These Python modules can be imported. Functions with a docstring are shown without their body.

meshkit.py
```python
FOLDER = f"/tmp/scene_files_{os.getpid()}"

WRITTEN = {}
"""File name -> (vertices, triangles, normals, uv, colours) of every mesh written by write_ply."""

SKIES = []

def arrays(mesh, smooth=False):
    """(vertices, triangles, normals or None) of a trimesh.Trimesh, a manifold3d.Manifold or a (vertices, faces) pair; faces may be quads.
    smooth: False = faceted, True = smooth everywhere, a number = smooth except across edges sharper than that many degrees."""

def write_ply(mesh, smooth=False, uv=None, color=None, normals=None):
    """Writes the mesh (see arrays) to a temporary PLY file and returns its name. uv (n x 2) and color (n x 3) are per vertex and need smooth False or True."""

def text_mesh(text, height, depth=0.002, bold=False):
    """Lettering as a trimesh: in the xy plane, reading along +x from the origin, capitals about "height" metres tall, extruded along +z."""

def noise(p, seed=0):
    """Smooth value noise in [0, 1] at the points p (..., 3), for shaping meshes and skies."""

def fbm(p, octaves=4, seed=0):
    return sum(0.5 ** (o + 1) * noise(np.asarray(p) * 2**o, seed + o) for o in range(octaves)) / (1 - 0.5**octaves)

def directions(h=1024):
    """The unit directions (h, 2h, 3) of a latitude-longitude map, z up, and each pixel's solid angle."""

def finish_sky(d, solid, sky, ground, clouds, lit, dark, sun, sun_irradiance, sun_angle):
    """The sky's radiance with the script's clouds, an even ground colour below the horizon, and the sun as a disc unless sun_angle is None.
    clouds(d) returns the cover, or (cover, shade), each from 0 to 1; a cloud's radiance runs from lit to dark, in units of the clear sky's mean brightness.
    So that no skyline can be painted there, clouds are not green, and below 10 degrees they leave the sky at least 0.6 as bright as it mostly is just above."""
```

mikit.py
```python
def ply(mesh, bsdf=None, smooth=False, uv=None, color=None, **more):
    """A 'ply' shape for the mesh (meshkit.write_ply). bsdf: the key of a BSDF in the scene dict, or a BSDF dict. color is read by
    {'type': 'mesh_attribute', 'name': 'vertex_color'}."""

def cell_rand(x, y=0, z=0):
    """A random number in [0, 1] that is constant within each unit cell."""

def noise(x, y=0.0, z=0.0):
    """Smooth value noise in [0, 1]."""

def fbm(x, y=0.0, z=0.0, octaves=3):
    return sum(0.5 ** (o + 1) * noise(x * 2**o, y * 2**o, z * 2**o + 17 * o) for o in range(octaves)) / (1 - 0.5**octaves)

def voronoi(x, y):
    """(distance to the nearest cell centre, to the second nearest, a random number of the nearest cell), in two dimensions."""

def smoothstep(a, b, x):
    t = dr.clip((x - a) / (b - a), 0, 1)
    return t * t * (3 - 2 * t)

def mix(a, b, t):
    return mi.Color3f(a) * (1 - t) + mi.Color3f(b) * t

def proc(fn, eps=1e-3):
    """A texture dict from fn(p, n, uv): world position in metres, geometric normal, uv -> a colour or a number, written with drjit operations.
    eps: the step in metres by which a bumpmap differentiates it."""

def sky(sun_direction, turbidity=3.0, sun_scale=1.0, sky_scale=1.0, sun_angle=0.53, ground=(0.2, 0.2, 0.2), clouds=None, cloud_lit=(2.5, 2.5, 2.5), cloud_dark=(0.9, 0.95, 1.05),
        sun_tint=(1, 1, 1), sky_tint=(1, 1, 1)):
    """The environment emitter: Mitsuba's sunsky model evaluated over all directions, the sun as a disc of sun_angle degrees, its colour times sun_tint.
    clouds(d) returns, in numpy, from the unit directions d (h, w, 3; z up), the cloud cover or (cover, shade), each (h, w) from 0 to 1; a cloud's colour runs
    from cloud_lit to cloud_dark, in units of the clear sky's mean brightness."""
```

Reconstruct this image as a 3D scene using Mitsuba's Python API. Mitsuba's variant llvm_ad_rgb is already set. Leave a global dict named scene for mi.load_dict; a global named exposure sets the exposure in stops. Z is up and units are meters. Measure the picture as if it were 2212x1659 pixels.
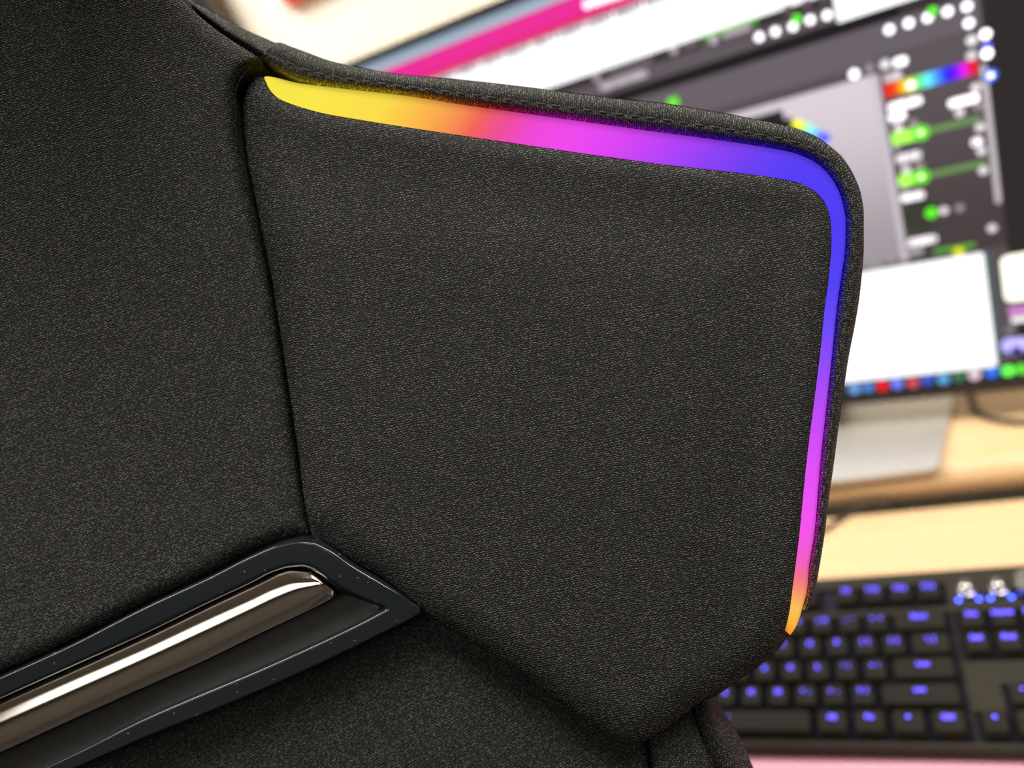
import math, random
import numpy as np, trimesh, shapely, mitsuba as mi, drjit as dr, mikit, meshkit
from scipy.interpolate import PchipInterpolator, CubicSpline
from scipy.spatial import Delaunay
from shapely.geometry import Polygon, LineString
from mikit import proc, cell_rand, noise, fbm, smoothstep, mix

T = mi.ScalarTransform4f
random.seed(7)
rng = np.random.default_rng(7)
scene, labels = {}, {}

# ------------------------------------------------------------------ camera, light, exposure
exposure = 0.0
F_PX, W_PX, H_PX = 1745.4, 2212, 1659
CAM = np.array([0.0, 0.0, 1.299])
R = np.array([[0.88819, -0.17416, -0.4252], [0.25164, -0.5899, 0.76726], [-0.38445, -0.78847, -0.48012]])   # columns: image right, image down, forward
FWD = R[:, 2]
FOCUS = 0.322
scene['camera'] = {'type': 'thinlens', 'fov': math.degrees(2 * math.atan(W_PX / 2 / F_PX)), 'fov_axis': 'x',
                   'aperture_radius': 0.0041, 'focus_distance': FOCUS, 'near_clip': 0.02, 'far_clip': 50.0,
                   'to_world': T().look_at(origin=CAM.tolist(), target=(CAM + FWD).tolist(), up=(-R[:, 1]).tolist())}
LAMP = [20.0, 18.8, 16.6]            # radiance of the ceiling lamps
LAMPS = [(0.55, 0.22, 1.24, 0.62, 0.84), (-1.36, 0.56, 1.24, 0.62, 1.45), (-0.38, -1.45, 1.36, 1.1, 0.14)]   # x, y, size x, size y, share of that radiance
CEIL = 2.6


def ray(px, py):
    return R @ np.array([(px - 1106) / F_PX, (py - 829.5) / F_PX, 1.0])


def on_z(px, py, z):
    r = ray(px, py)
    return CAM + r * ((z - CAM[2]) / r[2])


def lin(c, k=1.0):
    c = np.asarray(c, float) / 255
    return (np.where(c <= 0.04045, c / 12.92, ((c + 0.055) / 1.055) ** 2.4) * k).tolist()


# ------------------------------------------------------------------ materials
def principled(color, rough=0.5, metallic=0.0, spec=0.5, **more):
    return {'type': 'twosided', 'bsdf': {'type': 'principled', 'base_color': color if isinstance(color, dict) else {'type': 'rgb', 'value': list(color)},
                                         'roughness': rough, 'metallic': metallic, 'specular': spec, **more}}


PU, PV = 0.00114, 0.00092            # one stitch of the knitted cover, along and across its rows


def stitch(uv):
    v = uv.y / PV + 0.8 * noise(uv.x / 0.009, uv.y / 0.006, 8.0)
    row = dr.floor(v)
    u = uv.x / PU + 0.5 * row + 0.5 * noise(uv.x / 0.004, uv.y / 0.0016, 3.0)
    col = dr.floor(u)
    fy = v - row - 0.5 + 0.45 * (cell_rand(col, row, 5) - 0.5)
    fx = u - col - 0.5 + 0.45 * fy + 0.4 * (cell_rand(col, row, 6) - 0.5)
    return dr.exp(-(fx * fx / 0.085 + fy * fy / 0.055)), cell_rand(col, row, 1), cell_rand(col, row, 2)


def fabric_color(p, n, uv):
    b, r, q = stitch(uv)
    cloud = 0.90 + 0.2 * fbm(uv.x / 0.012, uv.y / 0.012, 1.0)
    k = (0.0022 + 0.162 * b * (0.38 + 0.90 * r * r)) * cloud
    tint = mix([1.0, 0.97, 0.92], [0.96, 1.0, 1.04], q)
    return tint * k


def fabric_bump(p, n, uv):
    return stitch(uv)[0]


scene['fabric'] = {'type': 'twosided', 'bsdf': {'type': 'bumpmap', 'arbitrary': proc(fabric_bump, 0.00012), 'scale': 0.00020,
                   'bsdf': {'type': 'principled', 'base_color': proc(fabric_color), 'roughness': 0.8, 'specular': 0.25, 'sheen': 0.1}}}


def wood_color(p, n, uv):
    g = fbm(p.x * 3.0, p.y * 60.0 + 2.0 * noise(p.x * 2.0, p.y * 5.0), p.z * 40.0)
    h = noise(p.x * 8.0, p.y * 220.0, 4.0)
    return mix([0.57, 0.38, 0.20], [0.66, 0.46, 0.27], g) * (0.94 + 0.08 * h)


def dust_color(p, n, uv):
    d, e, w = mikit.voronoi(uv.x / 0.005, uv.y / 0.005)
    speck = dr.select((d < 0.09) & (w > 0.86), 1.0, 0.0)
    return mix([0.010, 0.013, 0.016], [0.16, 0.12, 0.09], speck * 0.6)


def brushed(p, n, uv):
    return mix([0.026, 0.0235, 0.0185], [0.033, 0.030, 0.024], fbm(p.x * 400, p.y * 400, p.z * 400))


def carpet(p, n, uv):
    return mix([0.06, 0.055, 0.05], [0.13, 0.12, 0.11], fbm(p.x * 120, p.y * 120, 0.0))


def wall_color(p, n, uv):
    return mix([0.88, 0.86, 0.78], [0.90, 0.88, 0.81], fbm(p.x * 30, p.y * 30, p.z * 30))


scene['wood'] = principled(proc(wood_color), 0.42)
scene['gloss_black'] = principled(proc(dust_color), 0.13, spec=0.6)
scene['recess_black'] = principled([0.010, 0.009, 0.008], 0.35)
scene['chrome'] = {'type': 'twosided', 'bsdf': {'type': 'roughconductor', 'alpha': 0.022, 'specular_reflectance': {'type': 'rgb', 'value': [0.68, 0.64, 0.60]}, 'material': 'Al'}}
scene['silver'] = principled([0.50, 0.48, 0.46], 0.38, 0.6)
scene['black_plastic'] = principled([0.012, 0.012, 0.013], 0.38)
scene['shell_plastic'] = principled([0.010, 0.010, 0.011], 0.5)
scene['key_plastic'] = principled([0.0175, 0.0155, 0.0130], 0.55, spec=0.08)
scene['keyboard_metal'] = principled(proc(brushed), 0.6, 0.0, spec=0.08)
scene['thread'] = principled([0.05, 0.047, 0.042], 0.7, spec=0.3)
scene['steel'] = principled([0.30, 0.29, 0.28], 0.22, 1.0)
scene['mat_pink'] = principled([0.82, 0.40, 0.52], 0.7)
scene['cable_rubber'] = principled([0.018, 0.014, 0.010], 0.5)
scene['wall_paint'] = principled(proc(wall_color), 0.8, spec=0.2)
scene['dull_paint'] = principled([0.17, 0.15, 0.13], 0.8, spec=0.2)
scene['ceiling_paint'] = principled([0.20, 0.195, 0.18], 0.9, spec=0.2)
scene['carpet'] = principled(proc(carpet), 0.95, spec=0.1)
scene['red_paint'] = principled([0.50, 0.035, 0.02], 0.5)
scene['dark_wood'] = principled([0.055, 0.038, 0.022], 0.5)
scene['grey_metal'] = principled([0.25, 0.25, 0.25], 0.4, 0.6)
scene['white_metal'] = principled([0.8, 0.8, 0.78], 0.5)
scene['led_plastic'] = {'type': 'diffuse', 'reflectance': {'type': 'rgb', 'value': [0.003, 0.003, 0.003]}}
scene['screen_glass'] = principled([0.006, 0.006, 0.006], 0.6, spec=0.15)


# ------------------------------------------------------------------ helpers
def key_for(name):
    if name not in scene and not any(k.startswith(name + '__') for k in scene) and name not in labels:
        return name
    i = 1
    while f'{name}_{i:03d}' in scene or any(k.startswith(f'{name}_{i:03d}__') for k in scene) or f'{name}_{i:03d}' in labels:
        i += 1
    return f'{name}_{i:03d}'


COUNT = {}


def part(root, name, shape):
    n = COUNT.get((root, name), 0)
    COUNT[(root, name)] = n + 1
    key = f'{root}__{name}' + (f'_{n:03d}' if n else '')
    scene[key] = shape
    return key


def tag(key, label=None, category=None, group=None, kind=None):
    labels[key] = {k: v for k, v in dict(label=label, category=category, group=group, kind=kind).items() if v}
    return key


def box(lo, hi, bevel=0.0):
    lo, hi = np.minimum(lo, hi).astype(float), np.maximum(lo, hi).astype(float)
    b = min(bevel, (hi - lo).min() * 0.45)
    if b <= 0:
        m = trimesh.creation.box(hi - lo)
        m.apply_translation((lo + hi) / 2)
        return m
    pts = []
    for sx in (0, 1):
        for sy in (0, 1):
            for sz in (0, 1):
                c = np.where([sx, sy, sz], hi, lo)
                s = np.where([sx, sy, sz], -1, 1) * b
                for ax in range(3):
                    q = c + s
                    q[ax] = c[ax]
                    pts.append(q)
    return trimesh.Trimesh(pts, process=False).convex_hull


def tube(points, radius, sides=10, cap=True):
    p = np.asarray(points, float)
    r = np.broadcast_to(radius, (len(p),))
    t = np.gradient(p, axis=0)
    t /= np.linalg.norm(t, axis=1, keepdims=True) + 1e-12
    a = np.cross(t[0], [0, 0, 1.0] if abs(t[0][2]) < 0.9 else [1.0, 0, 0])
    rows = []
    for i in range(len(p)):
        a = a - t[i] * (a @ t[i])
        a /= np.linalg.norm(a)
        b = np.cross(t[i], a)
        ang = np.arange(sides) * 2 * math.pi / sides
        rows.append(p[i] + r[i] * (np.cos(ang)[:, None] * a + np.sin(ang)[:, None] * b))
    v = np.vstack(rows + [p[:1], p[-1:]])
    f, n = [], len(p)
    for i in range(n - 1):
        for j in range(sides):
            k = (j + 1) % sides
            f += [[i * sides + j, i * sides + k, (i + 1) * sides + k], [i * sides + j, (i + 1) * sides + k, (i + 1) * sides + j]]
    for j in range(sides):
        k = (j + 1) % sides
        f += [[n * sides, k, j], [n * sides + 1, (n - 1) * sides + j, (n - 1) * sides + k]]
    return trimesh.Trimesh(v, f, process=False)


def lathe(profile, sides=40):
    return trimesh.creation.revolve(np.asarray(profile, float), sections=sides)


def frame_matrix(o, x, y, z):
    m = np.eye(4)
    m[:3, 0], m[:3, 1], m[:3, 2], m[:3, 3] = x, y, z, o
    return m


def spline(points, n=200):
    """A smooth curve through the points, n samples evenly spread along it."""
    p = np.asarray(points, float)
    s = np.r_[0, np.cumsum(np.sqrt(np.linalg.norm(np.diff(p, axis=0), axis=1)))]
    fx = PchipInterpolator(s, p) if len(p) > 2 else (lambda q: p[0] + (p[1] - p[0]) * (np.asarray(q) / s[-1])[:, None])
    d = fx(np.linspace(0, s[-1], 1500))
    a = np.r_[0, np.cumsum(np.linalg.norm(np.diff(d, axis=0), axis=1))]
    q = np.linspace(0, a[-1], n)
    return np.stack([np.interp(q, a, d[:, i]) for i in range(d.shape[1])], 1)


# ------------------------------------------------------------------ the room
def structure(name, mesh, bsdf):
    scene[name] = mikit.ply(mesh, bsdf)
    tag(name, kind='structure')


X0, X1, Y0, Y1 = -2.3, 2.2, -3.0, 1.18
structure('floor', box([X0, Y0, -0.05], [X1, Y1, 0]), 'carpet')
structure('ceiling', box([X0, Y0, CEIL], [X1, Y1, CEIL + 0.05]), 'ceiling_paint')
structure('wall_back', box([X0, Y1, 0], [X1, Y1 + 0.1, CEIL]), 'wall_paint')
structure('wall_front', box([X0, Y0 - 0.1, 0], [X1, Y0, CEIL]), 'dull_paint')
structure('wall_left', box([X0 - 0.1, Y0, 0], [X0, Y1, CEIL]), 'dull_paint')
structure('wall_right', box([X1, Y0, 0], [X1 + 0.1, Y1, CEIL]), 'dull_paint')
for i, (x, y, sx, sy, share) in enumerate(LAMPS):
    k = key_for('ceiling_light')
    where = ['over the right half of the desk', 'over the left half of the desk', 'in the middle of the room, away from the desk'][i]
    tag(k, f'white framed rectangular ceiling light panel {where}', 'ceiling light')
    fr = box([x - sx / 2 - 0.03, y - sy / 2 - 0.03, CEIL - 0.04], [x + sx / 2 + 0.03, y + sy / 2 + 0.03, CEIL - 0.0005], 0.005)
    part(k, 'frame', mikit.ply(fr, 'white_metal'))
    part(k, 'diffuser', {'type': 'rectangle', 'to_world': T().translate([x, y, CEIL - 0.042]).rotate([1, 0, 0], 180).scale([sx / 2, sy / 2, 1]),
                         'bsdf': {'type': 'ref', 'id': 'white_metal'}, 'emitter': {'type': 'area', 'radiance': {'type': 'rgb', 'value': [c * share for c in LAMP]}, 'sampling_weight': 20.0}})

# ------------------------------------------------------------------ desk, shelf, mat, cables
DZ = 0.74
SZ = DZ + 0.026                     # top of the low shelf
tag('desk', 'pale wooden desk top under the keyboard, in front of the gap', 'desk')
part('desk', 'top', mikit.ply(box([-1.25, 0.275, DZ - 0.028], [1.15, 0.5655, DZ], 0.003), 'wood'))
tag('rear_desk', 'slightly higher pale wooden desk behind the gap, carrying the monitor', 'desk')
edge = [(0.578 + 0.017 * (1 - math.cos(a)), SZ - 0.017 * (1 - math.sin(a))) for a in np.linspace(0, math.pi / 2, 9)]
prof = Polygon([(1.13, SZ), (1.13, SZ - 0.026), (0.579, SZ - 0.026)] + edge)
part('rear_desk', 'top', mikit.ply(trimesh.creation.extrude_polygon(prof, 2.4, engine='earcut').apply_transform(frame_matrix([-1.25, 0, 0], [0, 1, 0], [0, 0, 1], [1, 0, 0])), 'wood', smooth=30))
for x in (-1.2, 1.1):
    for y in (0.31, 0.53):
        part('desk', 'leg', mikit.ply(box([x - 0.025, y - 0.025, 0], [x + 0.025, y + 0.025, DZ - 0.028], 0.004), 'grey_metal'))
    for y in (0.64, 1.06):
        part('rear_desk', 'leg', mikit.ply(box([x - 0.025, y - 0.025, 0], [x + 0.025, y + 0.025, SZ - 0.026], 0.004), 'grey_metal'))
scene['desk_mat'] = mikit.ply(box([-0.5, 0.279, DZ], [0.42, 0.484, DZ + 0.004], 0.0012), 'mat_pink')
tag('desk_mat', 'pink mat on the desk under the keyboard', 'mat')


def cable(points, r, label):
    k = key_for('cable')
    scene[k] = mikit.ply(tube(spline(points, 60), r, 10), 'cable_rubber', smooth=True)
    tag(k, label, 'cable')


cr = 0.0028
cable([on_z(2080, 800, SZ + cr) + [0, 0.02, 0], on_z(2094, 845, SZ + cr), on_z(2104, 880, SZ + cr), on_z(2125, 898, SZ + cr), on_z(2160, 908, SZ + cr), on_z(2215, 911, SZ + cr), on_z(2330, 890, SZ + cr), on_z(2480, 800, SZ + cr)],
      cr, 'black cable curving over the rear desk beside the silver monitor foot')
cr = 0.0022
gx = on_z(1905, 1083, DZ)
cable([[gx[0] + 0.03, 0.5725, DZ - 0.12], [gx[0] + 0.02, 0.5722, DZ - 0.03], [gx[0] + 0.008, 0.5712, DZ + 0.001], on_z(1878, 1086, DZ + cr + 0.003), on_z(1850, 1101, DZ + cr), on_z(1815, 1122, DZ + cr), on_z(1785, 1142, DZ + cr), on_z(1700, 1180, DZ + cr), on_z(1640, 1215, DZ + cr)],
      cr, 'thin dark cable coming up out of the gap between the desks')

# ------------------------------------------------------------------ things on the wall
WR = ray(640, 16)
pw = CAM + WR * ((Y1 - 0.02) / WR[1])
scene['red_box'] = mikit.ply(box([pw[0] - 0.022, Y1 - 0.012, pw[2] + 0.004], [pw[0] + 0.13, Y1 - 0.0005, pw[2] + 0.2], 0.003), 'red_paint')
tag('red_box', 'small red box hanging on the cream wall above and left of the monitor', 'box')
pa, pb = (CAM + ray(*q) * ((Y1 - 0.03) / ray(*q)[1]) for q in ((482, 28), (330, 0)))
scene['cupboard'] = mikit.ply(box([pb[0] - 0.3, Y1 - 0.03, SZ + 0.2], [pa[0], Y1 - 0.001, 2.0], 0.004), 'dark_wood')
tag('cupboard', 'dark brown cupboard hanging on the cream wall behind the chair', 'cupboard')

# ------------------------------------------------------------------ monitor
ca, sa, ti = math.cos(math.radians(5.8)), math.sin(math.radians(5.8)), math.radians(7)
MX = np.array([ca, -sa, 0.0])
MN = math.cos(ti) * np.array([-sa, -ca, 0.0]) + math.sin(ti) * np.array([0, 0, 1.0])
MU = np.cross(MN, MX)
MP = on_z(2150, 843, SZ + 0.033)
ML, MR_, MT = -0.575, 0.36, 0.4345           # left, right, top of the casing; its bottom is 0
BZ, BB = 0.0075, 0.010                        # bezel at the sides and at the bottom


def scr(px, py):
    r = ray(px, py)
    q = CAM + r * (((MP - CAM) @ MN) / (r @ MN)) - MP
    return float(q @ MX), float(q @ MU)


WHITE = 1.35
UI = []                                       # (kind, geometry, colour, amount)


def ui_rect(a, b, color, k=1.0, r=0.0008, soft=0.0004, alpha=1.0, tex=0):
    """The rectangle of the screen between two opposite corners."""
    (s0, t0), (s1, t1) = a, b
    UI.append(('rect', ((s0 + s1) / 2, (t0 + t1) / 2, abs(s1 - s0) / 2, abs(t1 - t0) / 2, r, soft), lin(color, k), alpha, tex))


def ui_px(x0, y0, x1, y1, color, k=1.0, **o):
    ui_rect(scr(x0, y0), scr(x1, y1), color, k, **o)


def ui_dot(x, y, rad, color, k=1.0, alpha=1.0):
    s, t = scr(x, y)
    UI.append(('rect', (s, t, rad, rad, rad, 0.0004), lin(color, k), alpha, 0))


def ui_bar(x0, y0, x1, y1, h, color, k=1.0, tex=0, alpha=1.0):
    """A bar h metres high whose centre line runs from one pixel to another."""
    (s0, t0), (s1, t1) = scr(x0, y0), scr(x1, y1)
    t = (t0 + t1) / 2
    UI.append(('rect', ((s0 + s1) / 2, t, abs(s1 - s0) / 2, h / 2, h * 0.4, 0.0004), lin(color, k), alpha, tex))


SL, SR, SB, ST = ML + BZ, MR_ - BZ, BB, MT - BZ
# desktop, browser window (upper part), dark application window over it
t_pink1, t_pink0 = scr(1000, 85)[1], scr(1000, 139)[1]
t_app = scr(1500, 84)[1]
s_page = scr(1975, 0)[0] + 0.004
ui_rect((SL, SB), (SR, ST), (38, 33, 36), r=0.0)
ui_rect((SL, t_app - 0.01), (0.03, ST), (168, 186, 204), r=0.0)
ui_rect((SL, (ST + t_pink1) / 2 + 0.001), (0.03, ST), (132, 150, 166), r=0.0, soft=0.004)
ui_rect((SL, t_pink0), (0.03, t_pink1), (236, 36, 150), 1.0, r=0.0, soft=0.0015)
ui_rect((SL, t_pink0 - 0.0035), (0.03, t_pink0 + 0.004), (230, 24, 100), 1.0, r=0.0, soft=0.004, alpha=0.8)
ui_rect((SL, t_app - 0.01), (0.03, t_pink0 - 0.003), (255, 255, 255), WHITE, r=0.0, soft=0.002)
for i in range(22):                           # row of tab captions under the pink band
    s = SL + 0.02 + i * 0.0262
    ui_rect((s, t_pink0 - 0.0085), (s + 0.019, t_pink0 - 0.0015), (150, 132, 140), 1.0, r=0.001, tex=1, alpha=0.85)
    ui_rect((s + 0.0205, t_pink0 - 0.0075), (s + 0.0235, t_pink0 - 0.002), (40, 34, 38), 1.0, r=0.001)
for i in range(7):                            # caption on the pink band
    ui_dot(1268 + i * 17, 10 - i * 5.5, 0.0034, (255, 235, 245), 2.0)
# application window
a_s1 = scr(2150, 300)[0]
ui_rect((SL, SB + 0.016), (a_s1, t_app), (50, 42, 46), r=0.0)
t_tool1, t_tool0 = scr(1640, 63)[1], scr(1500, 146)[1]
ui_rect((SL, t_tool0), (a_s1, t_tool1), (96, 86, 94), r=0.0, soft=0.002)
t_blk0 = scr(1500, 174)[1]
ui_rect((SL, t_blk0), (a_s1 - 0.05, t_tool0), (14, 9, 18), r=0.0, soft=0.001)
t_band0 = scr(1700, 214)[1]
ui_rect((SL, t_band0), (a_s1, t_blk0), (104, 94, 103), r=0.0, soft=0.003)
ui_rect((SL, t_band0 + 0.001), (a_s1, t_band0 + 0.008), (84, 75, 82), r=0.0, soft=0.003)
s_div = scr(1918, 350)[0]
t_vb = scr(1900, 566)[1]
ui_rect((SL, t_vb), (s_div, t_band0), (190, 180, 186), r=0.0, soft=0.002)
UI.append(('grad', (SL, s_div, t_vb, t_band0), (lin((160, 152, 158)), lin((222, 210, 218))), 1.0, 0))
ui_rect((SL, SB + 0.016), (s_div, t_vb), (120, 112, 116), r=0.0, soft=0.003)
for x, y in ((1880, 574), (1897, 574), (1925, 562)):
    ui_dot(x, y, 0.0028, (165, 155, 160))
# model shown in the viewport
(sm, tm) = scr(1690, 236)
for i in range(7):
    ui_rect((sm - 0.07 - 0.012 * i, tm - 0.0105 - 0.008 * i), (sm + 0.006 * i, tm - 0.008 * i), (30, 24, 32), r=0.001, soft=0.001)
for i, c in enumerate(((240, 240, 60), (225, 245, 70), (150, 250, 190), (120, 225, 255), (110, 150, 255), (90, 90, 250))):
    ui_dot(1722 + i * 12, 268 + i * 6, 0.0042, c, 1.3)
ui_px(1440, 215, 1468, 228, (110, 240, 40), 1.2, r=0.002)
# right-hand panel
ui_rect((s_div + 0.003, SB + 0.016), (a_s1, t_band0 + 0.012), (86, 77, 80), r=0.0, soft=0.001)
UI.append(('grad', (s_div + 0.003, a_s1, scr(2000, 560)[1], t_band0 + 0.012), (lin((66, 58, 60)), lin((92, 83, 88))), 1.0, 0))
ui_rect((s_div - 0.0015, t_vb - 0.004), (s_div + 0.0032, t_band0), (206, 196, 206), 1.0, r=0.001)
(sb0, tb0), (sb1, tb1) = scr(2128, 139), scr(2157, 440)
ui_rect((sb1 - 0.002, tb1), (sb1 + 0.0022, tb0), (200, 190, 196), 1.0, r=0.002)
# header: tabs and icons
s0_, t0_ = scr(1516, 82)
s1_, t1_ = scr(1635, 42)
ui_rect((s0_, t_app - 0.012), (s1_, t_app), (70, 140, 45), 1.0, r=0.001)
ui_rect((s0_ + 0.001, t_app - 0.012), (s1_ - 0.001, t_app - 0.003), (86, 78, 84), 1.0, r=0.001)
ui_rect((s0_, t_app - 0.0016), (s1_, t_app + 0.0004), (100, 205, 55), 1.0, r=0.0006)
ui_dot(1541, 86, 0.0034, (205, 192, 200), 1.0)
ui_bar(1560, 78, 1622, 57, 0.0045, (190, 176, 184), 1.0, tex=1)
ui_dot(1455, 108, 0.0034, (205, 192, 200), 0.9)
ui_bar(1472, 102, 1508, 90, 0.0045, (120, 108, 116), 1.0, tex=1)
ui_dot(1289, 168, 0.0034, (190, 176, 184), 0.9)
ui_bar(1312, 160, 1410, 130, 0.0045, (120, 108, 116), 1.0, tex=1)
ui_bar(1296, 190, 1398, 156, 0.006, (205, 192, 202), 1.0, tex=1)
for x, y in ((1742, 10), (1780, -4), (1702, 22)):
    ui_dot(x, y, 0.0038, (96, 82, 90))
for x, y in ((1640, 80), (1675, 68), (1713, 57), (1750, 43), (1787, 33)):
    ui_dot(x, y, 0.0033, (255, 250, 255), 2.3)
ui_dot(1721, 41, 0.0034, (80, 215, 30), 1.7)
for x, y in ((1921, 64), (1963, 50), (2004, 38), (2047, 25), (2089, 14), (2093, 50)):
    ui_dot(x, y, 0.0034, (255, 250, 255), 2.3)
ui_dot(2014, 24, 0.0034, (80, 215, 30), 1.7)
ui_dot(2132, 102, 0.0030, (110, 110, 255), 1.7)
for x, y, k in ((2129, 74, 2.6), (2132, 116, 2.8), (1845, 160, 2.3), (1912, 139, 1.0), (2099, 87, 1.0), (2099, 120, 0.8)):
    ui_dot(x, y, 0.0036, (255, 250, 255), k)
ui_dot(2140, 163, 0.0045, (60, 110, 250), 1.3)
ui_dot(2140, 163, 0.0020, (255, 255, 255), 2.6)
for x, y in ((1878, 148), (2113, 229), (1973, 266), (1935, 319), (1986, 356), (1952, 405), (2073, 449)):
    ui_dot(x, y, 0.0032, (170, 158, 164), 0.9)
for x, y in ((2108, 189), (2073, 243), (1941, 275), (1957, 366), (2039, 455), (2143, 493), (2117, 275), (2120, 326), (2124, 368)):
    ui_dot(x, y, 0.0033, (255, 245, 250), 0.95)
for x0, y0, x1, y1, k in ((1930, 137, 1960, 129, 1.6), (1908, 170, 1948, 161, 0.6), (1918, 232, 1992, 217, 1.5), (2048, 224, 2115, 211, 1.6), (1919, 256, 1957, 247, 1.4), (1935, 345, 1990, 333, 0.9),
                          (2098, 309, 2122, 304, 1.2), (1945, 430, 1997, 419, 1.1), (1960, 526, 2024, 514, 1.0), (1962, 546, 1994, 541, 0.35)):
    ui_bar(x0, y0, x1, y1, 0.0066, (255, 246, 252), k * 1.45, tex=1)
# hue slider and the two green sliders
h0, h1 = scr(1910, 196), scr(2112, 145)
UI.append(('hue', (h0[0], h1[0], (h0[1] + h1[1]) / 2, 0.0052), None, 1.0, 0))
ui_dot(1968, 184, 0.0034, (255, 255, 240), 1.8)
for (x0, y0, xk, yk, x1, y1) in ((1926, 302, 1989, 288, 2120, 255), (1941, 393, 1989, 379, 2133, 350)):
    ui_bar(x0, y0, x1, y1, 0.0048, (112, 150, 88), 1.0)
    (sa_, ta_), (sk_, tk_) = scr(x0, y0), scr(xk, yk)
    tc = (scr(x0, y0)[1] + scr(x1, y1)[1]) / 2
    UI.append(('rect', ((sa_ + sk_) / 2, tc, abs(sk_ - sa_) / 2, 0.0048, 0.003, 0.0004), lin((165, 245, 84), 1.5), 1.0, 0))
    UI.append(('rect', (sk_, tc, 0.0062, 0.0062, 0.0062, 0.0004), lin((110, 235, 50), 1.1), 1.0, 0))
    UI.append(('rect', (sk_, tc, 0.002, 0.002, 0.002, 0.0004), lin((240, 255, 190), 2.0), 1.0, 0))
ui_dot(1989, 465, 0.013, (52, 62, 42), 0.9)
ui_dot(1989, 465, 0.008, (58, 52, 52), 1.0)
ui_dot(2012, 460, 0.0046, (90, 235, 30), 1.3)
ui_px(2018, 548, 2106, 524, (98, 186, 54), 1.0, r=0.001, soft=0.002)
ui_dot(2071, 544, 0.0042, (225, 225, 20), 1.1)
# white page in front of the lower part, dark side bar, other window at the far right
w0, w1 = scr(2124, 545), scr(2154, 792)
ui_rect((w0[0] - 0.01, w1[1]), (w0[0] + 0.0052, w0[1]), (74, 92, 98), 1.0, r=0.001, soft=0.005)
ui_rect((SL, w1[1]), (w0[0], w0[1]), (255, 255, 255), WHITE, r=0.0015, soft=0.001)
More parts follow.
